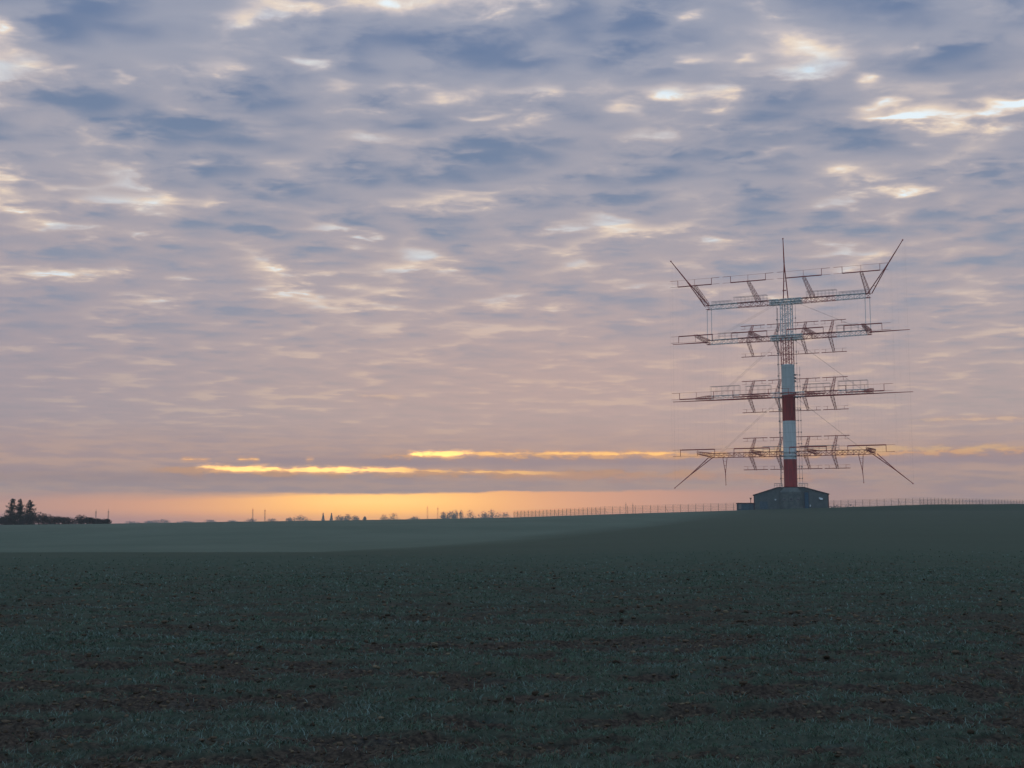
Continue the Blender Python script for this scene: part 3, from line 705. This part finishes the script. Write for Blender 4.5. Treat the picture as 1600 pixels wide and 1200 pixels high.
FT = [(205, 1500, 6, 26, 'faint low hazy tree just right of the left hedge'), (232, 1700, 7, 24, 'pale hazy tree clump left of the first far hump'), (255, 1600, 9, 22, 'highest of the faint hazy trees between hedge and bare horizon'),
 (290, 1800, 5, 26, 'very low hazy tree alone on the horizon right of the faint clump'), (330, 1700, 6, 24, 'low hazy tree halfway from the hedge to the second twin masts'), (362, 1700, 5, 22, 'low hazy tree left of the second twin masts'),
 (392, 1600, 7, 20, 'hazy tree round the foot of the second twin masts, left one'), (424, 1600, 7.5, 22, 'hazy tree right of the second twin masts'),
 (452, 1500, 8, 14, 'small hazy tree touching the left side of the broad dome tree'), (468, 1500, 12, 24, 'broad hazy dome tree right of the second twin masts'),
 (531, 1400, 10, 12, 'slim hazy tree just right of the two far spires'), (543, 1400, 11.5, 12, 'hazy tree with uneven top between the far spires and the small dark tree'), (556, 1400, 9, 12, 'low hazy tree ending the group right of the far spires'),
 (570, 1200, 6, 5, 'tiny dark upright tree alone on the horizon below the glow'),
 (600, 1400, 10.5, 15, 'left half of the paired dome trees below the bright glow'), (615, 1400, 13, 17, 'taller right tree of the paired dome trees below the glow'),
 (648, 1500, 8, 20, 'low hazy tree left of the third twin masts'),
 (694, 1400, 14, 9, 'narrow poplar, first in the row right of the third twin masts'), (703, 1400, 15, 9, 'narrow poplar, second in the row right of the third twin masts'),
 (712, 1400, 16, 9, 'narrow poplar, third in the row right of the third twin masts'), (720, 1400, 15, 10, 'narrow poplar, last in the row right of the third twin masts'),
 (735, 1400, 16, 15, 'rounded hazy tree just right of the poplar row'), (757, 1400, 14, 16, 'left tree of the hazy clump nearest the fence end'), (769, 1400, 16.5, 18, 'taller right tree of the hazy clump nearest the fence end'),
 (789, 1500, 13, 18, 'low hazy tree touching the left end of the fence'), (1303, 900, 13, 12, 'hazy bush just right of the dark building'), (1326, 900, 12.5, 14, 'second hazy bush right of the dark building, behind the fence')]
for q, (px, Y, H, Wd, lab) in enumerate(FT):
    yb = np.interp(px, SKY_X, SKY_Y); z0 = gnd(*on_ground(px, Y)[:2]); sight = CAM_H + (EYE_ROW - yb) * Y / 1912
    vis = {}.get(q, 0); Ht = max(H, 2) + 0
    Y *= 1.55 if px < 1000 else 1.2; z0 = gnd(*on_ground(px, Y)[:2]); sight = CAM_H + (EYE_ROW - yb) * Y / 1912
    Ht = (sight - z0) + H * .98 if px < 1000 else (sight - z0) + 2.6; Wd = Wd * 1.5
    bush(px, Y, Ht, Wd * 1.25, lab, 80 + q, trunk=False, name='distant_tree', cat='tree', group=GF, mat=M_hazed_twig, nleaf=800, size=.95, lobes=5)
# two far spire-like conifers
for px, lab in ((505, 'left one of the two small far spire shaped trees'), (518, 'right one of the two small far spire shaped trees')):
    Y = 2200; p = on_ground(px, Y); H = (CAM_H + (EYE_ROW - 801.5) * Y / 1912) - p[2]
    root = empty('spire_tree', p, 0, lab, 'tree', 'two far spire shaped trees'); g = np.random.default_rng(int(px))
    MB().tube((0, 0, -.3), (0, 0, H), .3, .05, n=6).build('trunk', M_bark, root)
    z = H - H * .75 * g.random(900) ** .7; rd = (H - z) * .20 + .4; t = g.uniform(0, 6.28, 900); q = g.random(900) ** .5
    V_, F_ = leafcloud(np.stack([np.cos(t) * rd * q, np.sin(t) * rd * q, z], 1), .8, 4); c_ = np_mesh('crown', V_, F_, M_hazed_twig); c_.parent = root
# twin masts far off
GM = 'slender twin masts far off on the horizon'
def far_mast(px, ytop, Y, lab):
    p = on_ground(px, Y); H = CAM_H + (EYE_ROW - ytop) * Y / 1912 - p[2]
    root = empty('distant_mast', p, 0, lab, 'mast', GM); m = MB(); w = .9 * Y / 1000
    m.lattice((0, 0, -.5), (0, 0, H), w, w * .7, int(H / 1.6), .06 * Y / 1000, .03 * Y / 1000); m.build('lattice_tower', M_fence, root)
    m = MB(); m.box(-w * .62, w * .62, -w * .2, w * .2, H - .5, H - .3); m.tube((0, 0, H), (0, 0, H + 1.5), .08, n=4); m.build('cross_arm', M_fence, root)
for px, yt, Y, lab in ((150, 799, 800, 'left mast of the thin pair above the right end of the hedge'), (169.5, 798.5, 800, 'right mast of the thin pair above the right end of the hedge'),
    (395, 796, 1100, 'left mast of the thin pair left of the broad dome tree'), (414, 797, 1100, 'right mast of the thin pair left of the broad dome tree'),
    (668, 793, 1000, 'left mast of the pair just before the poplar row'), (684, 794, 1000, 'right mast of the pair just before the poplar row'),
    (978, 787.5, 900, 'left mast of the pair rising behind the left fence'), (989, 788.5, 900, 'right mast of the pair rising behind the left fence')):
    far_mast(px, yt, Y, lab)

# ------------------------------------------------------------------ haze
hz = MB().box(-3000, 3000, -3000, 3000, -12, 96)
mh = bpy.data.materials.new('haze_air'); mh.use_nodes = True; t = mh.node_tree; t.nodes.clear()
pv = t.nodes.new('ShaderNodeVolumePrincipled'); oo = t.nodes.new('ShaderNodeOutputMaterial')
pv.inputs['Color'].default_value = (.88, .87, .87, 1); pv.inputs['Density'].default_value = 2.3e-4; pv.inputs['Anisotropy'].default_value = .0
t.links.new(pv.outputs[0], oo.inputs['Volume'])
haze = hz.build('haze', mh); tag(haze, 'thin even morning haze over the fields', 'haze', kind='stuff')
